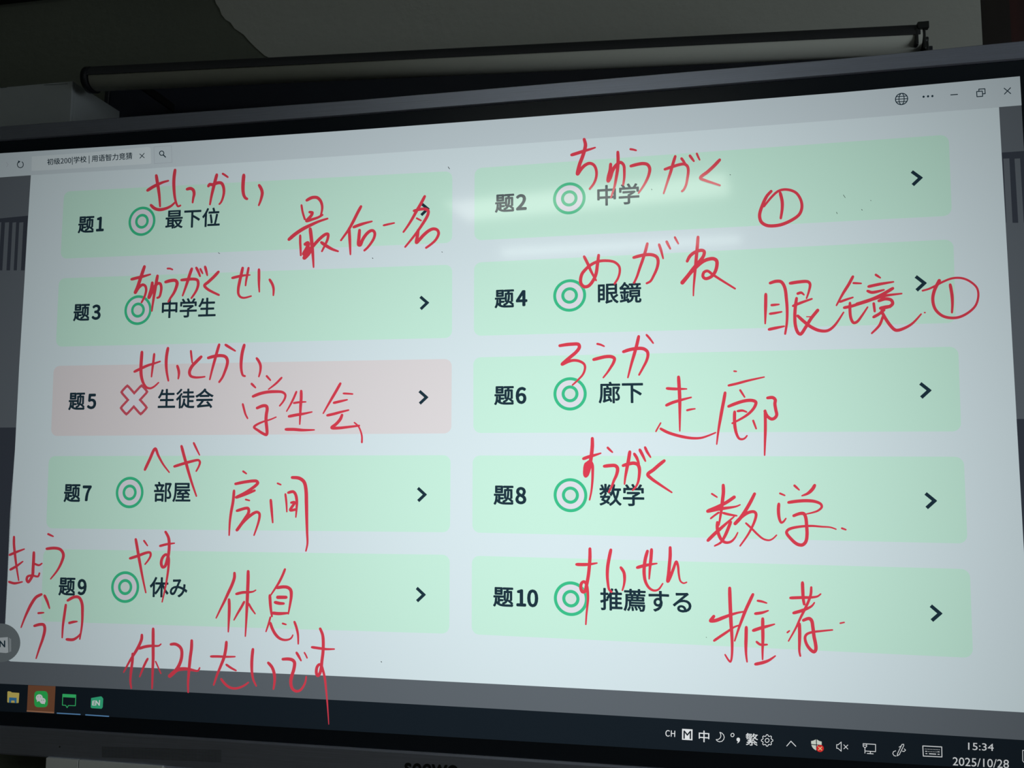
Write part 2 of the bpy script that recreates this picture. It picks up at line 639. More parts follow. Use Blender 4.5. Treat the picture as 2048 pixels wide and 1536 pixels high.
gx, gy = 1802.6, 198.8
f.line(el(gx, gy, 12.2, 11.2), 1.9)
f.line(el(gx, gy, 5.2, 11.2), 1.7)
f.line([(gx - 12, gy + .8), (gx + 12, gy - .8)], 1.6)
f.line([(gx - 10.6, gy - 4.6), (gx + 10.4, gy - 6)], 1.6)
f.line([(gx - 10.4, gy + 6), (gx + 10.6, gy + 4.6)], 1.6)
f.build('globe_icon', C_INK, disp)
f = Flat(4)
for x, y in ((1846.6, 194.3), (1855.5, 193.5), (1864.2, 193)):
    f.px(el(x, y, 2.2, 2.2))
f.build('more_dots', C_INK, disp)
f = Flat(4)
f.line([(1900.9, 190.6), (1914.4, 189.6)], 1.9)
f.build('minimise_mark', C_INK, disp)
f = Flat(4)
f.line([(1952.6, 184), (1964, 183.2), (1964.6, 193.4), (1953.2, 194.2)], 1.8, closed=True)
f.line([(1957.2, 183.6), (1956.9, 179.2), (1969, 178.4), (1969.6, 188.2), (1965, 188.6)], 1.8)
f.build('restore_mark', C_INK, disp)
f = Flat(4)
f.line([(2007.6, 177.4), (2020.6, 188)], 1.8)
f.line([(2020.2, 176.4), (2008.2, 189)], 1.8)
f.build('close_mark', C_INK, disp)

# ---- the ten answer cards
CG, CH, CQ = 0.05038525, 0.16882916, 0.04910658
cards = {
    1: ((129, 383.5), (905, 342.7), (904.8, 486), (121.8, 517.8)),
    3: ((118.8, 557), (904.8, 529.5), (904.4, 676), (112.5, 693.6)),
    5: ((108.4, 732), (904, 718), (903, 866.8), (102.8, 872)),
    7: ((98.6, 912.3), (901.6, 910.4), (900.4, 1064.5), (93.2, 1056.6)),
    9: ((87.8, 1098), (900, 1109.5), (899, 1267.2), (82.6, 1242.5)),
    2: ((949.5, 337), (1897, 269.8), (1903.3, 431.8), (949, 481.4)),
    4: ((948.5, 525.5), (1906.2, 479), (1911.3, 646), (948, 672)),
    6: ((947, 715), (1916, 693.4), (1922, 863), (947, 866)),
    8: ((945.6, 911), (1927, 913.5), (1934.6, 1087), (945, 1065)),
    10: ((944.1, 1111.3), (1939.2, 1138), (1945.6, 1315.5), (943.6, 1268.3)),
}
answers = {1: '最下位', 2: '中学', 3: '中学生', 4: '眼鏡', 5: '生徒会', 6: '廊下', 7: '部屋', 8: '数学', 9: '休み', 10: '推薦する'}
for n in range(1, 11):
    Q = [P(*p) for p in cards[n]]

    def fn(u, v, Q=Q):
        s, t = u, v / CH
        c = (Q[0] * (1 - s) + Q[1] * s) * (1 - t) + (Q[3] * (1 - s) + Q[2] * s) * t
        return (c.x, c.z)
    r = 0.0165
    f = Flat(3)
    pts = []
    for cx, cy, a0 in ((1 - r, r, -90), (1 - r, CH - r, 0), (r, CH - r, 90), (r, r, 180)):
        pts += [fn(cx + r * math.cos(math.radians(a0 + k * 15)), cy + r * math.sin(math.radians(a0 + k * 15))) for k in range(7)]
    f.poly(pts)
    colname = 'pink card of the wrong answer' if n == 5 else None
    card = f.build('answer_card', C_PINK if n == 5 else C_GREEN, disp, label=colname)
    lft = n % 2 == 1
    # question number
    f = Flat(5)
    E0 = em()
    k = 0.0455 / E0
    x0 = 0.0462 if lft else 0.0484
    base = 0.1030
    vs, fs = glyphs('题')
    mx = min(v[0] for v in vs)
    bolden(f, vs, fs, lambda x, y: fn(x0 + (x - mx) * k, base - y * k), 0.026 * E0)
    vs, fs = glyphs(str(n))
    mx = min(v[0] for v in vs)
    x1 = 0.0972 if n < 10 else 0.0998
    bolden(f, vs, fs, lambda x, y: fn(x1 + (x - mx) * k * 1.0, base + 0.0005 - y * k), 0.036 * E0)
    f.build('question_number', C_INK, card)
    # mark
    cx, cy, rr = (0.2200 if lft else 0.2155), 0.0846, 0.0363
    if n != 5:
        g = lambda a, b: fn(cx + a, cy + b)
        f = Flat(4)
        f.ring(g, 0.0184, rr)
        f.build('mark_fill', C_RINGF, card)
        f = Flat(4)
        f.ring(g, 0, 0.0184)
        f.build('mark_centre', C_RINGC, card)
        f = Flat(5)
        f.ring(g, rr - 0.0066, rr, 64)
        f.ring(g, 0.0117, 0.0184, 48)
        f.build('correct_ring_mark', C_RING, card)
    else:
        def cross(L, w, rad):
            base_pts = [(w, -L), (w, -w), (L, -w), (L, w), (w, w), (w, L), (-w, L), (-w, w), (-L, w), (-L, -w), (-w, -w), (-w, -L)]
            out = []
            m = len(base_pts)
            for i, (x, y) in enumerate(base_pts):
                if i % 3 == 1:
                    out.append((x, y))
                    continue
                for q in (base_pts[i - 1], None, base_pts[(i + 1) % m]):
                    if q is None:
                        d1 = base_pts[i - 1]
                        d2 = base_pts[(i + 1) % m]
                        a = [((x * (1 - t) + d[0] * t), (y * (1 - t) + d[1] * t)) for d, t in
                             ((d1, rad * 0.3 / math.dist((x, y), d1)), (d2, rad * 0.3 / math.dist((x, y), d2)))]
                        out.append(((a[0][0] + a[1][0]) / 2, (a[0][1] + a[1][1]) / 2))
                    else:
                        t = rad / math.dist((x, y), q)
                        out.append((x * (1 - t) + q[0] * t, y * (1 - t) + q[1] * t))
            h = math.sqrt(0.5)
            return [fn(cx + 0.0006 + (x - y) * h, cy + (x + y) * h) for x, y in out]
        f = Flat(5)
        o1 = cross(0.0410, 0.0143, 0.0075)
        o2 = cross(0.0350, 0.0084, 0.0035)
        nn = len(o1)
        f.raw(o1 + o2, [(i, (i + 1) % nn, nn + (i + 1) % nn, nn + i) for i in range(nn)])
        f.build('wrong_cross_mark', C_CROSS, card)
        f = Flat(4)
        f.poly(o2)
        f.build('mark_fill', C_RINGF, card)
    # answer word
    f = Flat(5)
    k = 0.0487 / E0
    vs, fs = glyphs(answers[n])
    mx = min(v[0] for v in vs)
    x0 = 0.2842 if lft else 0.2783
    bolden(f, vs, fs, lambda x, y: fn(x0 + (x - mx) * k, 0.1014 - y * k), 0.019 * E0)
    f.build('answer_word', C_INK, card)
    # arrow
    f = Flat(5)
    t = 0.0034
    a, b, c = (0.9262, 0.0725), (0.9425, 0.0868), (0.9272, 0.1010)
    for p, q in ((a, b), (c, b)):
        dx, dy = q[0] - p[0], q[1] - p[1]
        L = math.hypot(dx, dy)
        nx, ny = -dy / L * t, dx / L * t
        ex, ey = dx / L * t * .9, dy / L * t * .9
        f.poly([fn(p[0] + nx, p[1] + ny), fn(q[0] + nx + ex, q[1] + ny + ey), fn(q[0] - nx + ex, q[1] - ny + ey), fn(p[0] - nx, p[1] - ny)])
    f.build('arrow_mark', C_INK, card)

# ---- red handwriting: (crop x, crop y, scale, strokes); a stroke is points, optional widths "w0>w1"
HAND = [
 (250,320,6.4,"300,395 370,350 440,315 500,290 565,272|412,205 425,290 440,380 452,480 460,600|652,135 640,220 636,300 640,400 650,490 668,560 690,600 720,588|345,585 390,625 450,642 530,628 600,595 650,550|"
  "805,380 850,370 885,392 895,440 885,490 876,550|1078,340 1095,318 1130,322 1200,298 1245,303 1270,350 1276,420 1262,490 1240,545 1218,570|1185,195 1160,290 1135,390 1115,480 1098,575|1262,183 1290,200 1325,225=4>3.5|"
  "1530,200 1522,290 1520,390 1530,455 1550,492 1570,503=6.4>5|1727,330 1755,380 1766,430 1755,490 1740,540 1722,585"),
 (560,340,5.689,"252,405 262,470 275,520 290,565=4>4|312,350 370,320 430,320 470,360 487,420 482,480 470,520|345,485 375,490 362,525 330,560 310,585 380,565 440,545 490,516=5.5>4|110,795 180,735 270,675 360,630 450,590 548,558=6.5>3.5|"
  "238,750 238,830 242,900 245,975=4.5>3.5|352,675 362,760 372,860 382,970 390,1110=6.5>3|295,850 325,835 322,880 280,960 345,900 310,960 285,1005 330,960 370,890=7>7|370,890 420,830 480,770 530,735 555,735 550,790 525,850 485,930|480,830 530,865 600,905 668,930=6>3.5"),
 (560,340,5.689,"928,420 890,490 840,590 790,680 740,750 700,805=5.5>3.5|793,670 798,750 803,850 808,965=5.5>3|845,655 910,630 980,608 1052,590=5.5>3|912,690 905,770 900,855 920,858 945,800 985,740 1030,700 1065,695 1085,725 1075,780 1040,840 1000,890 967,920=6>4"),
 (560,340,5.689,"1185,635 1240,622 1305,608=4>3"),
 (560,340,5.689,"1652,305 1610,385 1560,470 1510,560 1460,640 1410,710=5.5>3.5|1530,470 1600,452 1660,450 1692,470 1685,520 1640,600 1580,690 1520,770 1430,880=5.5>3.5|1562,555 1590,570 1610,580=3.5>3|1578,690 1570,750 1558,830 1590,800 1640,745 1700,695 1750,675 1795,688 1810,730 1780,795 1730,845 1668,890=6>4"),
 (1100,260,5.389,"235,275 300,255 370,232 430,215 488,196=6>3|370,108 384,165 372,230 350,300 320,380 298,480 335,430 380,385 430,365 475,385 500,440 500,510 475,580 430,640=6.5>4|"
  "655,375 650,440 632,510 628,555 650,520 672,450 710,390 760,355 795,385 802,450 800,530 790,595=6.5>4|732,245 735,330 730,420 715,520 695,620 658,735=6>3|868,213 900,218 928,226=4>3.4|872,395 940,377 1000,368 1050,378 1075,420 1065,490 1035,560 1000,620 955,685=6>3|"
  "1238,430 1310,405 1400,378 1450,374 1482,400 1490,450 1480,530 1465,600 1440,650 1422,665=5.5>4|1350,290 1325,370 1300,460 1270,550 1225,688=5.5>3|1418,315 1440,345 1462,378=5>3.5|1508,285 1530,315 1550,342=5>3.5|1582,262 1598,300 1612,328=4>3|1828,328 1770,390 1700,455 1620,522 1680,552 1750,575 1830,602=6>3.5"),
 (1460,260,4.452,"365,550 325,595 285,680 262,760 275,820 320,852 380,858 460,845 550,805 615,755 638,690 625,620 580,560 500,535 430,548 370,600 300,685=6>4|445,565 462,640 462,710 450,790=6>4.5"),
 (240,510,6.4,"160,315 230,297 310,278 400,252=5.5>3|325,152 295,240 265,330 235,420 207,485 250,422 300,385 335,400 347,450 335,510 315,560 288,610=6>3.5|425,360 415,430 390,515 382,548 405,505 440,430 490,370 525,370 540,420 532,490 515,540 490,552=6>4|492,270 475,360 460,450 445,540 430,640 420,720=5.5>3|"
  "620,178 650,178 682,190=3.5>3|595,350 660,332 720,330 742,360 730,420 700,490 660,550 630,600=6>3.5|798,325 870,317 950,312 1000,325 1012,370 1000,430 970,490 925,555=5.5>3.5|930,180 905,250 880,330 850,420 812,525=5.5>3|988,168 1015,220 1035,275=5>3.5|1040,185 1055,215 1068,240=4>3|1100,155 1115,210 1128,265=5>3|1270,220 1210,285 1140,350 1092,395 1130,440 1200,480 1275,515=5.5>4"),
 (240,510,6.4,"1448,298 1520,280 1600,265 1672,260=5>2.5|1580,170 1560,260 1540,350 1525,430 1525,500 1550,540 1600,552 1688,530=5.5>3|1655,170 1640,250 1625,330 1617,395=4.5>3|1788,190 1788,290 1788,380 1793,475=5>2.8|1925,320 1960,380 1975,440 1972,520=5>3"),
 (1120,450,5.389,"262,345 300,420 340,510 390,600=5.5>3.5|418,330 405,430 390,530 360,600 310,660 260,668 225,625 235,540 280,480 340,430 420,395 520,390 590,405 638,450 645,510 625,580 590,635=6>4|795,355 860,337 930,324 1000,327 1045,352 1058,400 1045,470 1010,550 975,610 935,632=6>4|942,205 920,290 895,370 860,470 830,560 800,625=5.5>4|1068,215 1090,280 1112,365=5>3|1150,185 1170,225 1188,260=4.8>3.4|1238,138 1258,175 1275,205=4>3|"
  "1487,135 1480,230 1470,340 1460,450 1450,560 1440,680 1437,765=6>2.6|1370,395 1400,340 1450,300 1520,277 1553,290 1545,340 1500,400 1440,470 1380,550 1318,625=6>7.5|1318,628 1380,550 1470,455 1550,392 1640,367 1685,387 1690,440 1670,510 1630,560 1570,583 1540,560 1550,515 1590,500 1640,535 1740,600 1885,690=6.5>3.5"),
 (1500,520,4.267,"133,295 132,380 130,460 128,545=6>3|170,200 220,185 265,190 295,240 308,330 315,430 312,540 298,632=6>4|183,388 245,382=4.6>3|168,462 220,454 268,445=4.6>3|160,595 220,582 290,568=5.5>3|340,202 420,190 490,188 510,210 500,270 480,330=6>3|405,290 435,282 458,300=5>3|395,330 385,400 380,480 385,560 405,620 430,635 470,580 520,500 575,432=6>6|365,395 440,365 525,335=5>3.4|405,480 460,530 520,575 590,605 660,605 720,560 795,450=6>3|480,487 520,488=2>3"),
 (1500,520,4.267,"875,145 840,210 790,290 735,390=5.5>3|880,200 945,203=4>3|765,360 820,340 875,322=4.5>3|800,410 870,395 930,375=5.5>5.5|850,370 850,440 858,500 880,538 910,530 950,480 1000,405=5.5>3|1070,130 1108,155=4.5>3|1008,230 1110,208 1220,190=5.5>3|1000,268 1040,280 1140,258=5.5>3|1215,245 1120,300 1020,345 910,380=6>6.5|910,380 1050,335 1150,308 1290,290=6>3|1052,375 1060,440=5>4.5|1095,352 1150,335 1200,345 1213,375 1185,400 1110,415 1150,405 1190,400=6>6|1050,490 1095,465 1140,430=5.5>5|1130,485 1100,560 1035,628=5>3.5|1118,440 1150,500 1200,570 1240,602 1300,590 1380,545 1455,465=6>3|1483,452 1489,452=2.6>2.6"),
 (1500,520,4.267,"1468,265 1520,250 1580,222 1640,190 1720,160 1800,158 1870,185 1930,240 1943,310 1920,390 1860,450 1780,490 1700,496 1630,475 1575,420 1555,340 1570,260 1610,180=4>6.5|1703,215 1718,300 1722,380 1718,450=6>4"),
 (240,660,6.4,"198,535 280,495 370,455 450,430 525,405=5>3|293,285 285,390 280,490 285,590 310,680 350,735 400,748 450,725 505,675=5.8>2.8|450,310 440,400 428,490 415,600=4.5>2.8|625,235 608,330 602,430 610,540 630,650=5.5>3.5|745,462 762,520 765,570 757,625=5>3|918,270 925,340 935,420=4>2.8|1050,345 990,405 930,470 900,540 915,590 970,608 1040,607 1095,600=5.8>3|1140,360 1220,338 1300,330 1360,345 1385,390 1380,450 1350,540 1320,610 1280,668=5.8>3.8|1280,190 1250,290 1220,400 1190,510 1160,635=5.2>3|1362,193 1420,230 1485,270=5>3|1600,195 1575,290 1562,390 1560,480 1570,550 1585,585 1608,592=5.8>3.8|1760,365 1790,410 1808,460 1805,530 1787,598=5>3"),
 (470,740,7.314,"255,205 310,260=4.4>3|475,92 528,152=4>3|692,115 620,190 560,240 500,285=4>2.4|125,500 150,600 165,650 195,708=4>3|275,388 370,350 480,325 600,318 700,325 745,360 742,410 710,470 665,525=5.6>3|335,558 420,525 470,530 482,570 470,650 465,740 475,840 480,920 470,948 420,930 350,885 290,838 330,800 430,755 530,725 612,690=5.8>2.4"),
 (470,740,7.314,"908,320 870,410 820,510 765,605=4>2.4|978,310 978,410 970,520 965,630 957,795=5.4>2.6|870,485 960,472 1045,468=4>2.6|800,680 900,660 1020,640 1135,615=5.4>2.6|755,870 870,870 1000,880 1170,877=5.6>2.6"),
 (470,740,7.314,"1550,200 1500,290 1430,410 1360,530 1300,635=5>2.6|1595,345 1660,348 1728,353=3.6>3|1455,482 1550,460 1650,437=4.8>2.8|1360,665 1450,645 1560,615 1670,588=5>3|1575,660 1550,720 1490,790 1425,845 1520,850 1640,838 1825,815=5.6>3.6|1755,770 1810,820 1845,890 1865,970 1865,1058=3>3.6"),
 (1090,650,6.4,"192,268 270,255 350,248 430,250 442,290 400,350 330,410 270,460 222,505 300,470 370,455 440,465 500,500 515,550 490,630 430,700 355,770=6.2>3|672,245 715,255 758,275=4>3|625,445 700,425 780,408 850,408 890,430 880,480 840,550 800,610 748,675=6.2>3|1005,345 1080,320 1180,303 1260,307 1308,340 1318,390 1300,460 1260,540 1205,640=6.2>3.6|1200,150 1175,260 1145,370 1110,490 1062,675=6>3|1300,130 1340,175 1385,235=4.2>3"),
 (1290,720,6.827,"300,390 400,397 568,397=5.4>2.6|292,620 370,585 450,560 540,535 630,512=5.6>3|458,235 465,350 472,480 475,600 475,740 475,970=6.4>2.6|575,688 630,675 682,668=4>2.6|215,860 180,920 150,975=3>3|215,940 300,985 400,1020 520,1050 640,1068 760,1065 860,1035 962,993=5.4>2.8"),
 (1290,720,6.827,"1215,155 1245,158=3.2>2.8|1140,350 1250,325 1400,285 1625,235=4.6>2.6|1092,450 1075,550 1050,680 1025,820 1000,970 978,1150=6>2.6|1298,415 1358,508=4>3|1140,635 1240,595 1350,562 1450,553 1510,575 1500,630 1450,700 1380,760 1280,820 1190,865=6>3.4|1222,710 1220,800 1225,900 1245,1000 1280,1070 1320,1083 1360,1070 1390,1035=6>3|1262,700 1330,692 1385,712=4.6>3|1475,830 1515,938=4>3.2|1670,520 1740,515 1775,545 1770,600 1782,680 1795,750 1770,792 1730,808 1690,790 1655,750 1635,700=6>5.6|1637,695 1640,820 1640,960 1635,1120 1630,1300=5.6>2.8"),
 (250,870,5.12,"213,355 260,255 318,140 350,210 400,300 462,382=5.2>2.6|515,322 600,295 690,270 760,257 776,277 765,320 738,370=5.2>3|588,115 610,200 635,290 660,380 690,480 740,625=5.4>3|713,82 740,140 772,205=4>2.4"),
 (250,870,5.12,"1218,372 1250,395=3.8>3|1140,500 1240,480 1350,470 1368,490 1330,530 1240,590 1148,638 1240,608 1335,568=5.6>4.4|1125,570 1115,680 1095,790 1082,890 1075,1025=5.2>2.8|1245,660 1282,670=3.4>3|1155,775 1265,748 1275,790 1240,850 1155,972=5.4>5.4|1160,970 1210,900 1290,825 1355,788 1385,805 1378,880 1330,1025=5.6>2.8|1570,495 1602,508=3.4>3|1500,665 1510,780 1520,895=5>3|1720,435 1790,442 1840,480 1860,560 1865,700 1868,850 1872,1000 1875,1110 1860,1185=6.4>3|1650,605 1660,690 1665,785=4>2.6|1680,590 1730,580 1755,610 1767,680 1764,760 1757,840=5.4>2.6|1710,692 1745,690 1700,768 1752,762=5>5"),
 (0,1050,5.12,"1342,340 1420,315 1500,285 1545,280 1552,310 1530,355 1495,400=5.2>2.8|1400,145 1415,230 1430,320 1450,430 1475,560 1503,690=5.2>2.8|1485,160 1520,210=3.6>2.6|1648,213 1720,195 1795,185=4.6>2.6|1705,70 1735,130 1742,210 1735,300 1725,340 1700,420 1675,430 1660,390 1675,330 1710,300 1735,330 1735,420 1720,540 1700,650 1670,785=5.4>2.6"),
 (0,1050,5.12,"110,305 180,275 260,245=4.6>2.6|155,120 155,200 165,300 180,420 203,565=4.6>2.6|118,455 180,420 245,372=4.6>2.6|105,580 160,595 240,580=4.6>2.6|358,280 355,360 350,440 345,510 320,560 300,583 285,560 295,525 340,515 400,525 415,492=5.4>3.4|365,395 410,410 440,392=4>2.8|505,92 555,115=4>2.8|490,242 570,235 630,250 660,300 645,370 600,460 530,550=5.4>2.6"),
 (0,1050,5.12,"435,708 380,738 330,810 290,890 260,960 228,1045=5.4>2.6|468,720 495,780 518,850=5>2.8|405,900 458,895=4>2.8|365,1030 420,1015 460,1020 470,1070 450,1160 415,1260 382,1362=5.4>2.6|685,815 670,920 655,1030 648,1150=4.8>2.8|705,770 770,735 820,740 850,800 855,900 850,1020 828,1165=5.4>2.8|722,1000 760,990 800,985=4.8>2.8|695,1168 760,1170 810,1140 835,1110=5.4>3"),
 (400,1120,8.533,"602,220 600,300 560,420 500,550 430,700 360,840 290,985=5.6>2.6|510,670 514,780 512,900 505,1050 497,1220=5.4>2.6|635,575 740,550 850,545 920,535 965,510=5.2>2.4|836,190 834,350 828,500 820,700 810,900 800,1100 788,1295=6>2.6|768,710 720,800 660,900 595,1018=4.6>2.6|845,740 890,820 955,912=4>2.6|1462,155 1420,260 1360,380 1290,490 1210,610=4.6>2.6|1205,600 1210,700 1220,820 1240,955=5.4>3.6|1330,470 1430,455 1510,465 1560,510 1570,600 1555,720 1520,915=6>2.6|1340,632 1420,632 1480,632=6.4>6|1295,718 1370,735 1440,738=6>4.6|1255,900 1360,910 1520,900=6>3.6|1215,970 1185,1080 1140,1215=3.6>2.6|1215,1070 1245,1160 1300,1260 1370,1330 1450,1358 1530,1350 1575,1320 1597,1275=5.4>2.6|1425,1078 1480,1095=3.6>3|1625,1050 1660,1150 1685,1270 1690,1425=4.6>2.8"),
 (1120,860,7.314,"345,420 430,390 520,365 598,340=6>2.8|475,125 475,230 465,340 450,450 430,560 400,650 378,672 365,640 370,560 400,490 440,460 475,510 480,620 475,760 460,900 435,1020=6.6>3|400,500 385,560 380,640=11>8|430,470 420,540 400,610=7>6|700,260 735,295 768,325=4.4>3|650,530 740,520 810,522 843,560 830,650 790,740 760,820 715,910=6.4>3.2|925,520 1000,498 1080,485 1140,508 1163,570 1158,680 1140,770 1110,830 1065,880=6.4>3.2|1022,320 1005,430 980,560 955,700 945,790=6.4>3|1088,350 1125,410 1158,500=5.6>3.4|1168,290 1210,370 1250,455=5.6>3.2|1245,255 1275,320 1325,398=5>3|1525,450 1450,510 1370,580 1285,650 1340,712 1450,790 1635,912=6.4>3"),
 (1390,950,6.4,"215,240 280,282=3.6>3|360,130 362,220 350,330 340,420 325,520 305,640=6.4>3|160,460 280,410 400,350 500,282=6.2>6.2|160,465 300,435 450,415 530,400 575,380=6.2>2.6|200,555 250,515 300,480=3.6>4|360,485 440,505 532,520=4.6>3|285,605 285,690 310,780 350,840 400,863 460,850 510,800 545,735=6>2.6|165,835 240,760 330,680 420,600 500,530=6.4>2.6|455,600 420,690 380,780 330,860 250,905=6>3|760,240 710,340 640,460 570,560 512,620 600,530 680,480 750,468 778,495 770,560 730,660 670,770 575,905=6.4>3|650,615 720,680 800,760 870,815 940,833 990,815 1040,768=4>2.8"),
 (1390,950,6.4,"1085,235 1145,260=3.6>3|1270,135 1330,190=4.4>2.8|1528,132 1500,180 1440,235 1365,265=6.4>2.6|1070,370 1065,450 1075,550 1100,608 1130,595 1160,555=6>2.8|1195,350 1300,335 1420,328 1530,338 1605,370 1618,410 1570,455 1500,480 1425,497=6>2.6|1260,520 1340,492 1390,495 1415,550 1425,650 1430,760 1415,850 1370,893 1300,880 1220,810 1168,735 1200,692 1320,662 1480,650 1620,660 1730,668 1800,692=6.2>2.6|1875,680 1925,698=3.6>3"),
 (1120,1080,6.4,"215,310 300,312 380,308 475,293=6>2.8|385,110 385,220 378,330 365,450 345,560 320,655 290,660 268,610 278,550 310,530 340,565 355,640 360,750 350,860 340,960 333,1075=6.2>3|652,125 630,230 612,340 607,450 615,550 630,630 660,660=6.2>4|780,350 818,410 828,490 820,570 800,640=5.6>3|990,350 1080,325 1170,308 1240,298=6>2.8|1120,140 1095,230 1080,330 1078,430 1095,530 1140,608 1200,643 1260,630 1315,555=6.2>2.8|1172,120 1165,230 1152,350 1142,495=6>2.8|1410,95 1410,200 1400,320 1390,430 1380,525 1415,460 1450,370 1488,275 1510,330 1520,430 1540,520 1580,550 1620,538=6.2>2.8"),
 (1400,1150,6.4,"175,525 150,560 135,582 200,578 300,540 400,503 480,480 560,465=6.6>3|378,165 382,300 388,450 395,600 405,750 410,900 405,1040 388,1105 360,1080 320,1015=6.6>3|180,835 260,780 350,720 430,665 495,640=5>3|675,245 630,340 580,450 530,580 490,690 442,838=6>3|590,665 588,780 585,900 588,1010 600,1105=6.2>3|735,325 790,335 850,355=4.4>2.8|705,490 790,478 870,452=5.4>2.8|680,705 780,672 870,648 950,625=6.2>2.8|800,555 800,650 802,800 798,950 798,1075=6.2>3|722,850 770,885 855,885=4.6>3.4|708,1135 800,1115 880,1085 960,1030=6>2.8"),
 (1400,1150,6.4,"1155,290 1300,285 1420,283 1500,270 1540,240=5.6>3|1308,95 1312,200 1318,300 1330,370=6.2>5|1420,155 1415,240 1390,320 1340,430 1280,550 1220,680 1130,840=5>2.8|1195,482 1290,455 1380,420 1430,390 1460,350=6>2.8|1268,620 1272,740 1270,860 1268,970 1280,1030=6.2>3.6|1320,575 1390,552 1425,580 1440,660 1455,780 1475,880 1478,950 1455,978 1410,950 1360,880 1340,800 1360,755 1430,727 1550,712 1690,698=6.4>3|1115,730 1140,710=3.4>3|1790,612 1840,602=3>2.8"),
 (230,1240,8.533,"475,250 470,320 440,400 400,480 340,580 270,690 165,885=5.4>2.4|318,570 315,680 300,800 285,930 280,1050 295,1155=5>3|430,480 530,450 640,435 760,435 800,405=5.4>2.6|668,145 668,300 668,480 668,650 660,850 650,1160=5.6>3|575,655 540,720 490,830 440,960=4.4>2.6|710,700 750,790 800,905=2.8>2.4|970,410 1040,405 1110,440 1150,500 1155,600 1135,700 1090,800 1020,890 950,950=5.6>6.8|950,950 1020,885 1090,840 1170,828 1260,830 1350,850 1430,860 1460,810=6.6>2.8|1325,345 1320,480 1300,630 1285,780 1270,950 1262,1080 1265,1225=5.6>3"),
 (410,1250,7.314,"100,455 200,455 320,460 450,458=4.6>2.8|325,245 315,350 290,470 240,600 190,720 140,870=5.6>3|325,575 390,620 465,660=4.4>3.2|250,785 300,850 370,905 450,922 530,905 600,870 645,835=4.4>3|712,350 700,460 695,580 700,700 720,800 760,885=5.6>2.8|937,548 990,610 1020,690 1030,780 1025,850 1012,930=5.6>3|1150,495 1230,492 1290,507 1320,545 1310,640 1280,740 1265,830 1285,920 1340,962 1400,950 1450,890 1480,820 1490,750=6>2.8|1350,400 1380,450 1415,515=4.8>3|1465,400 1485,435 1503,475=3>3|1575,320 1680,335 1780,348 1900,347=5>2.8|1695,50 1730,140 1740,260 1735,400 1720,520 1710,620 1690,700 1660,735 1640,700 1645,620 1675,575 1705,575 1730,640 1760,760 1780,930 1800,1150 1820,1445=5.6>1.2"),
]


def smooth(pts, step=2.2):
    if len(pts) == 2:
        L = math.dist(*pts)
        k = max(2, int(L / step))
        return [(pts[0][0] + (pts[1][0] - pts[0][0]) * i / k, pts[0][1] + (pts[1][1] - pts[0][1]) * i / k) for i in range(k + 1)]
    p = [pts[0]] + pts + [pts[-1]]
    out = []
    for i in range(1, len(p) - 2):
        a, b, c, d = p[i - 1], p[i], p[i + 1], p[i + 2]
        L = math.dist(b, c)
        k = max(1, int(L / step + 0.5))
        # centripetal-ish: limit tangents by the shorter neighbour
        la, lc = math.dist(a, b) or L, math.dist(c, d) or L
        t1 = ((c[0] - a[0]) / (la + L) * L, (c[1] - a[1]) / (la + L) * L)
        t2 = ((d[0] - b[0]) / (lc + L) * L, (d[1] - b[1]) / (lc + L) * L)
        for j in range(k):
            t = j / k
            h = (2 * t ** 3 - 3 * t * t + 1, t ** 3 - 2 * t * t + t, -2 * t ** 3 + 3 * t * t, t ** 3 - t * t)
            out.append(tuple(h[0] * b[m] + h[1] * t1[m] + h[2] * c[m] + h[3] * t2[m] for m in (0, 1)))
    out.append(pts[-1])
    return out


# strokes per character, for the entries that hold several characters
CHARS = {0: (4, 1, 3, 2), 5: (2, 2, 2, 5, 1), 7: (2, 2, 2, 5, 1), 8: (3, 2), 9: (2, 5, 3), 13: (3, 2, 2, 3, 2), 17: (1, 2, 3), 20: (1, 3),
         21: (6, 6), 22: (3, 2), 23: (4, 2, 2), 24: (4, 4), 25: (6, 10), 26: (4, 2, 5, 1), 29: (2, 2, 3, 1), 32: (6, 3), 33: (4, 2, 3, 2)}
JOBS = []
for i, (cx, cy, sc, txt) in enumerate(HAND):
    sts = [a for a in txt.split('|') if a]
    for k in CHARS.get(i, (len(sts),)):
        JOBS.append((cx, cy, sc, sts[:k]))
        sts = sts[k:]
for cx, cy, sc, sts in JOBS:
    f = Flat(7)
    f.step = 1e-6
    for st in sts:
        wd_ = (5.8, 3.4)
        if '=' in st:
            st, ww = st.split('=')
            wd_ = tuple(float(a) for a in ww.split('>'))
        pts = [(cx + float(a.split(',')[0]) / sc, cy + float(a.split(',')[1]) / sc) for a in st.split()]
        q = smooth(pts)
        n = len(q)
        W = []
        for i in range(n):
            t = i / (n - 1)
            w = wd_[0] + (wd_[1] - wd_[0]) * max(0.0, (t - 0.4) / 0.6) ** 1.2
            if t < 0.08 and n > 8:
                w *= 0.86 + 0.14 * t / 0.08
            W.append(w * 0.56)
        for i in range(n - 1):
            a, b = q[i], q[i + 1]
            L = math.dist(a, b)
            if L < 1e-6:
                continue
            nx, ny = -(b[1] - a[1]) / L, (b[0] - a[0]) / L
            f.px([(a[0] + nx * W[i], a[1] + ny * W[i]), (b[0] + nx * W[i + 1], b[1] + ny * W[i + 1]),
                  (b[0] - nx * W[i + 1], b[1] - ny * W[i + 1]), (a[0] - nx * W[i], a[1] - ny * W[i])])
        for i in range(n):
            f.px([(q[i][0] + W[i] * math.cos(k * math.pi / 5), q[i][1] + W[i] * math.sin(k * math.pi / 5)) for k in range(10)])
    f.build('handwritten_character', C_RED, disp)

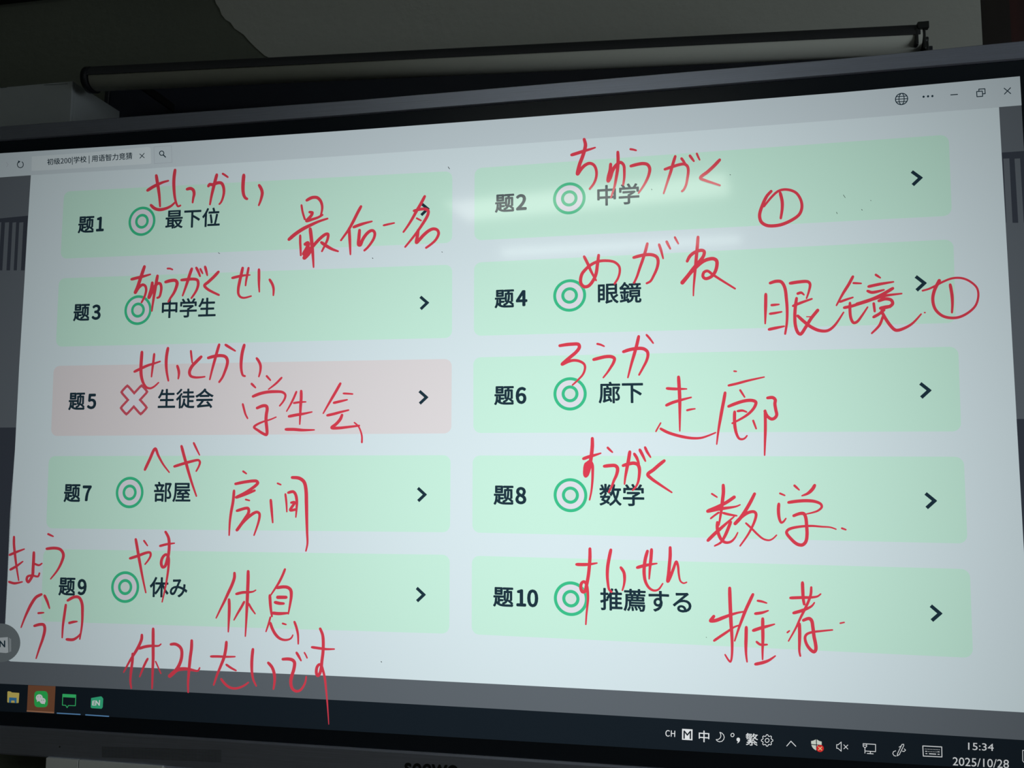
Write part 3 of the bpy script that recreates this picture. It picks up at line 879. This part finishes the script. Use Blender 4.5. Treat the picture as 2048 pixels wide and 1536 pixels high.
# ---- floating round button at the lower left with its card icon
f = Flat(8)
f.px([(4.2 + 39 * math.cos(k * math.pi / 24), 1284.8 + 38.6 * math.sin(k * math.pi / 24)) for k in range(48)])
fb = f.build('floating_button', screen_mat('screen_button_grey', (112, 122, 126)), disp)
f = Flat(9)
f.px([(-20, 1276), (14, 1273.8), (18.6, 1273.4), (19.6, 1304.2), (15, 1305.2), (-20, 1302.5)])
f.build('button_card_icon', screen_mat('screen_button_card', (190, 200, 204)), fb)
f = Flat(9)
f.line([(21.6, 1275.5), (22, 1303)], 0.9)
f.line([(24.2, 1277), (24.4, 1302)], 0.9)
f.build('button_card_edges', screen_mat('screen_button_card', (190, 200, 204)), fb)
f = Flat(10)
text_quad(f, 'EN', (-6, 1281.2), (13.3, 1280.6), (13.3, 1293.2), (-6, 1292.6), bold=0.03, noto=False)
f.build('button_letters', C_INK, fb)

# ---- task bar icons
f = Flat(4)
f.px([(16.2, 1383), (18, 1382), (23, 1382.8), (25, 1384.4), (39.4, 1385.4), (39.8, 1387), (38.6, 1405), (37, 1405.6), (16.6, 1404.6), (15.8, 1403)])
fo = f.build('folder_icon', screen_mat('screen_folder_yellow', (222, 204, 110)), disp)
f = Flat(5)
f.px([(20, 1394.2), (35, 1395), (34.6, 1405.8), (31, 1405.4), (30.6, 1400.6), (24.4, 1400.4), (23.6, 1405), (19.4, 1404.6)])
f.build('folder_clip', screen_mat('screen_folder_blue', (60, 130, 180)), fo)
f = Flat(3)
f.px([(57.2, 1369.9), (112, 1372.2), (109.3, 1425.8), (54.6, 1422.6)])
ch = f.build('active_button', screen_mat('screen_active_brown', (128, 84, 60)), disp)
f = Flat(4)
f.px([(54.8, 1420.2), (109.5, 1423.6), (109.3, 1426.2), (54.6, 1422.8)])
f.build('active_underline', screen_mat('screen_active_line', (176, 128, 98)), ch)
f = Flat(4)
c = (83.4, 1397.8)
pts = []
for k in range(48):
    a = 2 * math.pi * k / 48
    ca, sa = math.cos(a), math.sin(a)
    r = 1 / (abs(ca) ** 4.5 + abs(sa) ** 4.5) ** (1 / 4.5)
    pts.append((c[0] + 13.6 * r * ca, c[1] + 16.2 * r * sa))
f.px(pts)
ci = f.build('chat_icon', screen_mat('screen_chat_green', (52, 196, 96)), ch)
f = Flat(5)
f.px([(80.2 + 6.9 * math.cos(k * .2618), 1395 + 7 * math.sin(k * .2618)) for k in range(24)])
f.px([(75.6, 1399.6), (79, 1401.5), (75.4, 1403.4)])
f.px([(87 + 5.9 * math.cos(k * .2618), 1401.2 + 6 * math.sin(k * .2618)) for k in range(24)])
f.px([(88, 1406), (91.4, 1404), (91, 1408.2)])
f.build('chat_bubbles', C_WHITE, ch)
f = Flat(6)
for x, y in ((77.6, 1393), (82.8, 1393), (85.2, 1399.6), (89.2, 1399.6)):
    f.px(el(x, y, 0.9, 0.9, st=45))
f.build('chat_bubble_eyes', screen_mat('screen_chat_green', (52, 196, 96)), ch)
f = Flat(4)
f.line([(126.8, 1388), (152.8, 1389.4), (151.9, 1411), (138, 1410.6), (135.4, 1414.8), (132.6, 1410.2), (126, 1409.8)], 1.5, closed=True)
f.px([(126.4, 1387.6), (153, 1389), (152.7, 1395.2), (126.2, 1393.8)])
f.build('window_icon', screen_mat('screen_window_green', (66, 206, 122)), disp)
for q in ([(115.6, 1425.8), (161.4, 1428.4)], [(172.6, 1429.2), (218.4, 1432.2)]):
    f = Flat(4)
    f.line(q, 2.2)
    f.build('running_underline', screen_mat('screen_underline_blue', (104, 156, 206)), disp)
f = Flat(4)
f.px([(183.4, 1395.6), (203, 1392.2), (205, 1393.2), (207.6, 1397), (206.6, 1414), (204.2, 1417), (184.4, 1415.8), (182.6, 1414)])
en = f.build('letter_card_icon', screen_mat('screen_letter_green', (62, 190, 140)), disp)
f = Flat(5)
text_quad(f, 'EN', (186.6, 1401.2), (201.2, 1400), (200.6, 1410.4), (186, 1409.8), bold=0.03, noto=False)
f.build('icon_letters', C_WHITE, en)

# ---- tray
L_ = C_WHITE
f = Flat(4)
text_quad(f, 'CH', (1331.2, 1459.4), (1350.4, 1460.8), (1350, 1473.2), (1330.8, 1472), bold=0.006)
f.build('input_language', L_, disp)
f = Flat(4)
f.px([(1364.2, 1457), (1385, 1458.2), (1384.8, 1480), (1364, 1478.8)])
im = f.build('input_mode_box', L_, disp)
f = Flat(5)
text_quad(f, 'M', (1367.2, 1460.6), (1382, 1461.4), (1381.8, 1477), (1367, 1476.2), bold=0.012, noto=False)
f.build('input_mode_letter', C_TASK, im)
f = Flat(4)
text_quad(f, '中', (1397.6, 1460.2), (1418.4, 1461.6), (1418.4, 1484.2), (1397.6, 1482.8), bold=0.006)
f.build('input_script_mark', L_, disp)
f = Flat(4)
o1 = [(1439.6, 1464), (1443.6, 1465.6), (1447, 1469), (1448.4, 1473.6), (1447.2, 1478.4), (1443.6, 1482), (1438.6, 1483), (1434.6, 1481.4), (1432.2, 1478.6),
      (1436, 1478.4), (1439.6, 1476.2), (1441.6, 1472.4), (1441.4, 1468)]
f.line(o1, 1.3, closed=True)
f.build('moon_icon', L_, disp)
f = Flat(4)
f.line(el(1464.8, 1469.4, 3.2, 3.4, st=30), 1.4)
f.px([(1472.8, 1477.8), (1474.2, 1475), (1477.6, 1474.6), (1479.8, 1477), (1479.6, 1481), (1477, 1484.6), (1473.8, 1486), (1476, 1482.4), (1473.4, 1480.8)])
f.build('punctuation_icon', L_, disp)
f = Flat(4)
text_quad(f, '繁', (1491.2, 1465.4), (1515.6, 1466.8), (1515.6, 1491), (1491.2, 1489.6), bold=0.004)
f.build('traditional_mark', L_, disp)
f = Flat(4)
pts = []
for k in range(64):
    a = 2 * math.pi * k / 64
    r = 10.2 + 1.3 * max(-1, min(1, 2.2 * math.cos(8 * a)))
    pts.append((1534 + r * math.cos(a), 1480.2 + r * math.sin(a)))
f.line(pts, 1.3, closed=True)
f.line(el(1534, 1480.2, 3.9, 4), 1.3)
f.build('gear_icon', L_, disp)
f = Flat(4)
f.line([(1573.2, 1491.4), (1581.6, 1481.8), (1591.2, 1491.8)], 1.5)
f.build('tray_arrow', L_, disp)
f = Flat(4)
f.px([(1621.8, 1481.6), (1626, 1480.6), (1631.6, 1478.2), (1631.8, 1488.2), (1622.2, 1487.4)])
f.px([(1633.2, 1478.2), (1638, 1481.2), (1643, 1482.6), (1643, 1489), (1633.4, 1488.4)])
f.px([(1622.4, 1489), (1631.8, 1489.8), (1632, 1500.4), (1627.4, 1497.4), (1624, 1493.4)])
f.px([(1633.4, 1490), (1643, 1490.6), (1640.6, 1495), (1633.6, 1500)])
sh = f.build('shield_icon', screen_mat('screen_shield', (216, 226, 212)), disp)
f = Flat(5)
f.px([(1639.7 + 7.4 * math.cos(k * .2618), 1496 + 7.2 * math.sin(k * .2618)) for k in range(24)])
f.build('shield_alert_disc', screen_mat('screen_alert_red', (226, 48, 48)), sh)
f = Flat(6)
f.line([(1636.6, 1493), (1642.8, 1499)], 1.5)
f.line([(1642.8, 1493), (1636.6, 1499)], 1.5)
f.build('shield_alert_cross', screen_mat('screen_alert_cross', (240, 216, 150)), sh)
f = Flat(4)
f.line([(1673, 1488.6), (1676, 1488.8), (1682, 1483.4), (1682, 1501.8), (1676, 1496.2), (1673, 1496)], 1.3, closed=True)
f.line([(1687.2, 1489), (1695.2, 1497.4)], 1.3)
f.line([(1695.2, 1489.4), (1687.2, 1497)], 1.3)
f.build('muted_speaker_icon', L_, disp)
f = Flat(4)
f.line([(1734, 1487.2), (1750.6, 1488.2), (1750.6, 1502.6), (1730.6, 1501.4)], 1.4)
f.line([(1740.4, 1502), (1740.2, 1506.4)], 1.4)
f.line([(1734, 1506.2), (1746, 1507)], 1.4)
f.line([(1725.8, 1486.6), (1732.8, 1487), (1732.8, 1492.4), (1729.4, 1494.8), (1726, 1492.2)], 1.3, closed=True)
f.line([(1726.2, 1489.6), (1732.4, 1490)], 1.0)
f.line([(1729.4, 1494.8), (1729.4, 1505.6)], 1.4)
f.build('network_icon', L_, disp)
f = Flat(4)
f.line([(1803.4, 1488.2), (1806.8, 1487.8), (1807, 1490.6), (1798, 1508.6), (1793.8, 1511), (1794.6, 1506.4)], 1.3, closed=True)
f.line([(1801.4, 1491.4), (1797.6, 1493.6)], 1.2)
f.line([(1790.8, 1501), (1786.4, 1502.6), (1785, 1506.6), (1787.6, 1510.6), (1791.4, 1511.4)], 1.3)
f.line([(1808, 1497), (1810.6, 1499.6), (1807.6, 1502.4), (1804, 1501.6)], 1.3)
f.build('pen_icon', L_, disp)
f = Flat(4)
f.line([(1845, 1491.2), (1882.8, 1493.2), (1883.2, 1513.2), (1846, 1511.4)], 1.6, closed=True)
for r, (y, x0, x1, n) in enumerate(((1497.4, 1850, 1878, 10), (1502, 1856, 1872.6, 6))):
    for k in range(n):
        x = x0 + (x1 - x0) * k / (n - 1)
        f.line([(x - .3, y + (x - 1850) * .05), (x + .3, y + (x - 1850) * .05)], 1.1)
f.line([(1850.4, 1501.8), (1853, 1502)], 1.5)
f.line([(1875, 1503), (1878, 1503.2)], 1.5)
f.line([(1851, 1506.4), (1853.4, 1506.6)], 1.5)
f.line([(1858, 1506.8), (1871, 1507.6)], 1.7)
f.line([(1875, 1507.8), (1878, 1508)], 1.5)
f.build('keyboard_icon', L_, disp)
f = Flat(4)
text_quad(f, '15:34', (1935.6, 1484.4), (1986.6, 1487), (1986.6, 1501.4), (1935.6, 1498.8), bold=0.0, noto=False)
f.build('clock_time', L_, disp)
f = Flat(4)
text_quad(f, '2025/10/28', (1904.8, 1513.6), (2017, 1519), (2017, 1536), (1904.8, 1530), bold=0.0, noto=False)
f.build('clock_date', L_, disp)
f = Flat(4)
f.line([(2044.4, 1500), (2066, 1501), (2066, 1522), (2054, 1521.6), (2049, 1526), (2044.6, 1521)], 1.3, closed=True)
f.build('notification_icon', L_, disp)

# ---- dirt on the glass
f = Flat(11)
for a, b, w in (((897.5, 335.5), (900.4, 339.5), 1.1), ((1459.6, 351), (1460.6, 351.6), 1.2), ((1685.6, 391.5), (1689.4, 397), 0.9),
                ((1672, 426), (1673.4, 429), 1.0), ((1722, 420.5), (1723.4, 422), 1.1), ((746.5, 517), (747.5, 518), 1.4), ((885, 505), (886, 505.6), 1.2),
                ((1303, 380), (1304, 381), 1.0), ((1740, 402.4), (1740.8, 403), 1.0), ((439, 506.5), (442, 508.5), 0.9), ((764, 1322), (765, 1323), 1.4), ((1412, 1273.4), (1413, 1274), 1.0)):
    f.line([a, b], w)
f.build('dirt_specks', mat('screen_dirt', (70, 78, 82), 0.8), disp, kind='stuff')

# ------------------------------------------------------------------ things on the wall
# dark board behind the display
tl = P(212, 182, 0.232)
board = empty('wall_board', (0.05, YW, 1.5), 'dark navy board on the wall behind the display, under the rolled screen', 'board')
bt = tl.z + 0.02
bd = [box_mesh('board_surface', (tl.x + 0.012, 0.86, 0.234, YW - 0.001, 0.95, bt - 0.012), mat('board_navy', (30, 36, 54), 0.55), board),
      box_mesh('board_frame', [(tl.x, tl.x + 0.012, 0.229, YW - 0.001, 0.94, bt), (0.86, 0.872, 0.229, YW - 0.001, 0.94, bt),
                               (tl.x + .012, 0.86, 0.229, YW - 0.001, bt - 0.012, bt), (tl.x + .012, 0.86, 0.229, YW - 0.001, 0.94, 0.952)],
               mat('board_trim', (34, 38, 46), 0.4), board, bev=0.002)]
piv = Vector((tl.x, 0, bt)) - Vector(ROOTLOC['wall_board'])      # the board hangs a little lower at its right end
for o in bd:
    o.data.transform(Matrix.Translation(piv) @ Matrix.Rotation(math.radians(2.4), 4, 'Y') @ Matrix.Translation(-piv))

# rolled-up projection screen
RY = 0.085
ra, rb = P(191, 160, RY), P(1838, 82, RY)
proj = empty('projection_screen', ((ra.x + rb.x) / 2, YW, ra.z), 'rolled up projection screen tube on the wall above the display', 'projection screen')
dirv = (rb - ra).normalized()
bm = bmesh.new()
tube_bm(bm, ra, rb, 0.0228, 32)
fin(bm, 'rolled_fabric', mat('screen_fabric', (200, 202, 192), 0.7, spec=0.3), proj)
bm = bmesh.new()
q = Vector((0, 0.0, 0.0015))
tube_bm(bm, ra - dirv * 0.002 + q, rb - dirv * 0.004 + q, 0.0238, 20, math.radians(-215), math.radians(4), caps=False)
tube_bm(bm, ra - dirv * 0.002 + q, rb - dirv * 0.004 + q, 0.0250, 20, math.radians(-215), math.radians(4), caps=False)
fin(bm, 'top_shade_shell', mat('shade_shell_grey', (52, 54, 57), 0.6), proj)  # dark shell added to imitate the shaded upper side of the tube
bm = bmesh.new()
tube_bm(bm, ra - dirv * 0.016, ra - dirv * 0.002, 0.0265, 24)
fin(bm, 'end_cap', mat('casing_dark', (24, 26, 32), 0.45), proj)
bm = bmesh.new()
bx(bm, rb.x + 0.001, rb.x + 0.006, RY - 0.02, YW, rb.z - 0.024, rb.z + 0.022, 0.002)
bx(bm, rb.x - 0.010, rb.x + 0.012, YW - 0.006, YW, rb.z - 0.02, rb.z + 0.04, 0.001)
bx(bm, rb.x - 0.008, rb.x + 0.010, RY - 0.026, RY - 0.016, rb.z + 0.010, rb.z + 0.022, 0.001)
bx(bm, rb.x + 0.006, rb.x + 0.013, RY - 0.01, RY + 0.02, rb.z - 0.032, rb.z - 0.006, 0.002)
bx(bm, rb.x - 0.013, rb.x - 0.007, RY - 0.025, RY - 0.01, rb.z - 0.018, rb.z + 0.012, 0.002)
tube_bm(bm, rb + Vector((-0.014, 0, 0)), rb + Vector((0.014, 0, 0)), 0.006, 12)
fin(bm, 'end_bracket', mat('bracket_metal', (60, 62, 62), 0.35, 0.7), proj)
bm = bmesh.new()
bx(bm, ra.x + 0.08, ra.x + 0.086, RY + 0.01, YW, ra.z - 0.012, ra.z + 0.006, 0.001)
fin(bm, 'end_bracket', mat('bracket_metal', (60, 62, 62), 0.35, 0.7), proj)

# white box at the upper left
BYF = 0.08
c1 = P(145, 162, BYF)
wb = empty('wall_box', (c1.x - 0.22, YW, c1.z - 0.42), 'white box with faint pencil marks on the wall at the left, beside the dark board', 'box')
M_BOX = mat('box_white', (168, 174, 176), 0.6, noise=(0.05, (8, 8, 8)))
box_mesh('box_body', (c1.x - 0.44, c1.x, BYF + 0.0085, YW, c1.z - 0.42, c1.z), M_BOX, wb, bev=0.0012)
box_mesh('box_front', (c1.x - 0.44, c1.x, BYF, BYF + 0.008, c1.z - 0.42, c1.z), M_BOX, wb, bev=0.0012)
f = Flat(0)
f.y = BYF - 0.0006
for pts in ([(88, 170.2), (112, 169.6), (136, 167.6)], [(2, 175.8), (14, 175)], [(138, 192), (137, 202)]):
    q = [P(x, y, BYF) for x, y in pts]
    for a, b in zip(q, q[1:]):
        f.poly([(a.x, a.z + .0004), (b.x, b.z + .0004), (b.x, b.z - .0004), (a.x, a.z - .0004)])
f.build('pencil_scribble', mat('pencil_dark', (30, 30, 34), 0.7), wb)

# pale panel below the display
PY = -0.008
pa, pb = P(92, 1514, PY), P(325, 1514, PY)
sx = P(157, 1520, PY).x
pz1 = pa.z - 0.0015
pn = empty('wall_cabinet', ((pa.x + pb.x) / 2, YW, pz1 - 0.5), 'pale grey cabinet with one upright seam on the wall below the display', 'cabinet')
mp_ = mat('cabinet_grey', (236, 238, 236), 0.6)
box_mesh('cabinet_body', (pa.x, pb.x, PY + 0.014, YW, pz1 - 0.5, pz1), mp_, pn, bev=0.001)
box_mesh('cabinet_door', (pa.x, sx - 0.0008, PY, PY + 0.013, pz1 - 0.5, pz1), mp_, pn, bev=0.001)
box_mesh('cabinet_door', (sx + 0.0008, pb.x, PY, PY + 0.013, pz1 - 0.5, pz1), mp_, pn, bev=0.001)

# ------------------------------------------------------------------ ceiling lamps mirrored in the glass
M_TUBE = mat('lamp_tube', (238, 250, 245), 0.5, emit=TUBE_LIGHT)
M_LAMP = mat('lamp_housing', (200, 202, 200), 0.5)


def lamp(a, b, label):
    a, b = Vector(a), Vector(b)
    d = (b - a).normalized()
    s = Vector((-d.y, d.x, 0))
    mid = (a + b) / 2
    r = empty('ceiling_lamp', (mid.x, mid.y, HC), label, 'lamp', 'lamps on the ceiling')
    bm = bmesh.new()
    q = []
    for sg, z in ((-0.03, HC), (-0.05, 3.03), (0.05, 3.03), (0.03, HC)):
        q.append((sg, z))
    vs = [[bm.verts.new(Vector((p.x, p.y, 0)) + s * x + Vector((0, 0, z))) for x, z in q] for p in (a - d * .03, b + d * .03)]
    for i in range(4):
        j = (i + 1) % 4
        bm.faces.new((vs[0][i], vs[0][j], vs[1][j], vs[1][i]))
    bm.faces.new(vs[0])
    bm.faces.new(vs[1])
    fin(bm, 'lamp_housing', M_LAMP, r)
    bm = bmesh.new()
    tube_bm(bm, a, b, 0.013, 16)
    fin(bm, 'lamp_tube', M_TUBE, r)


pc = Vector((-0.11, -3.57, HC))
pl = empty('ceiling_lamp', pc, 'flat panel lamp on the ceiling mirrored as the broad pale band on the display', 'lamp', 'lamps on the ceiling')
PANEL_ROT = Matrix.Rotation(math.atan2(0.245, 1.68), 4, 'Z')


def turned(bm, m, name):
    bmesh.ops.transform(bm, matrix=Matrix.Translation(pc) @ PANEL_ROT, verts=bm.verts)
    fin(bm, name, m, pl)


bm = bmesh.new()
for d in ((-0.87, 0.87, -0.235, -0.205, -0.105, 0), (-0.87, 0.87, 0.205, 0.235, -0.105, 0), (-0.87, -0.84, -0.205, 0.205, -0.105, 0), (0.84, 0.87, -0.205, 0.205, -0.105, 0)):
    bx(bm, *d)
turned(bm, M_LAMP, 'lamp_frame')
bm = bmesh.new()
bx(bm, -0.84, 0.84, -0.205, 0.205, -0.099, -0.09)
turned(bm, mat('lamp_diffuser', (244, 250, 242), 0.5, emit=PANEL_LIGHT), 'lamp_diffuser')
lamp((-0.86, -4.785, 3.0), (0.89, -4.716, 3.0), 'tube lamp on the ceiling mirrored as the fainter streak on the display')
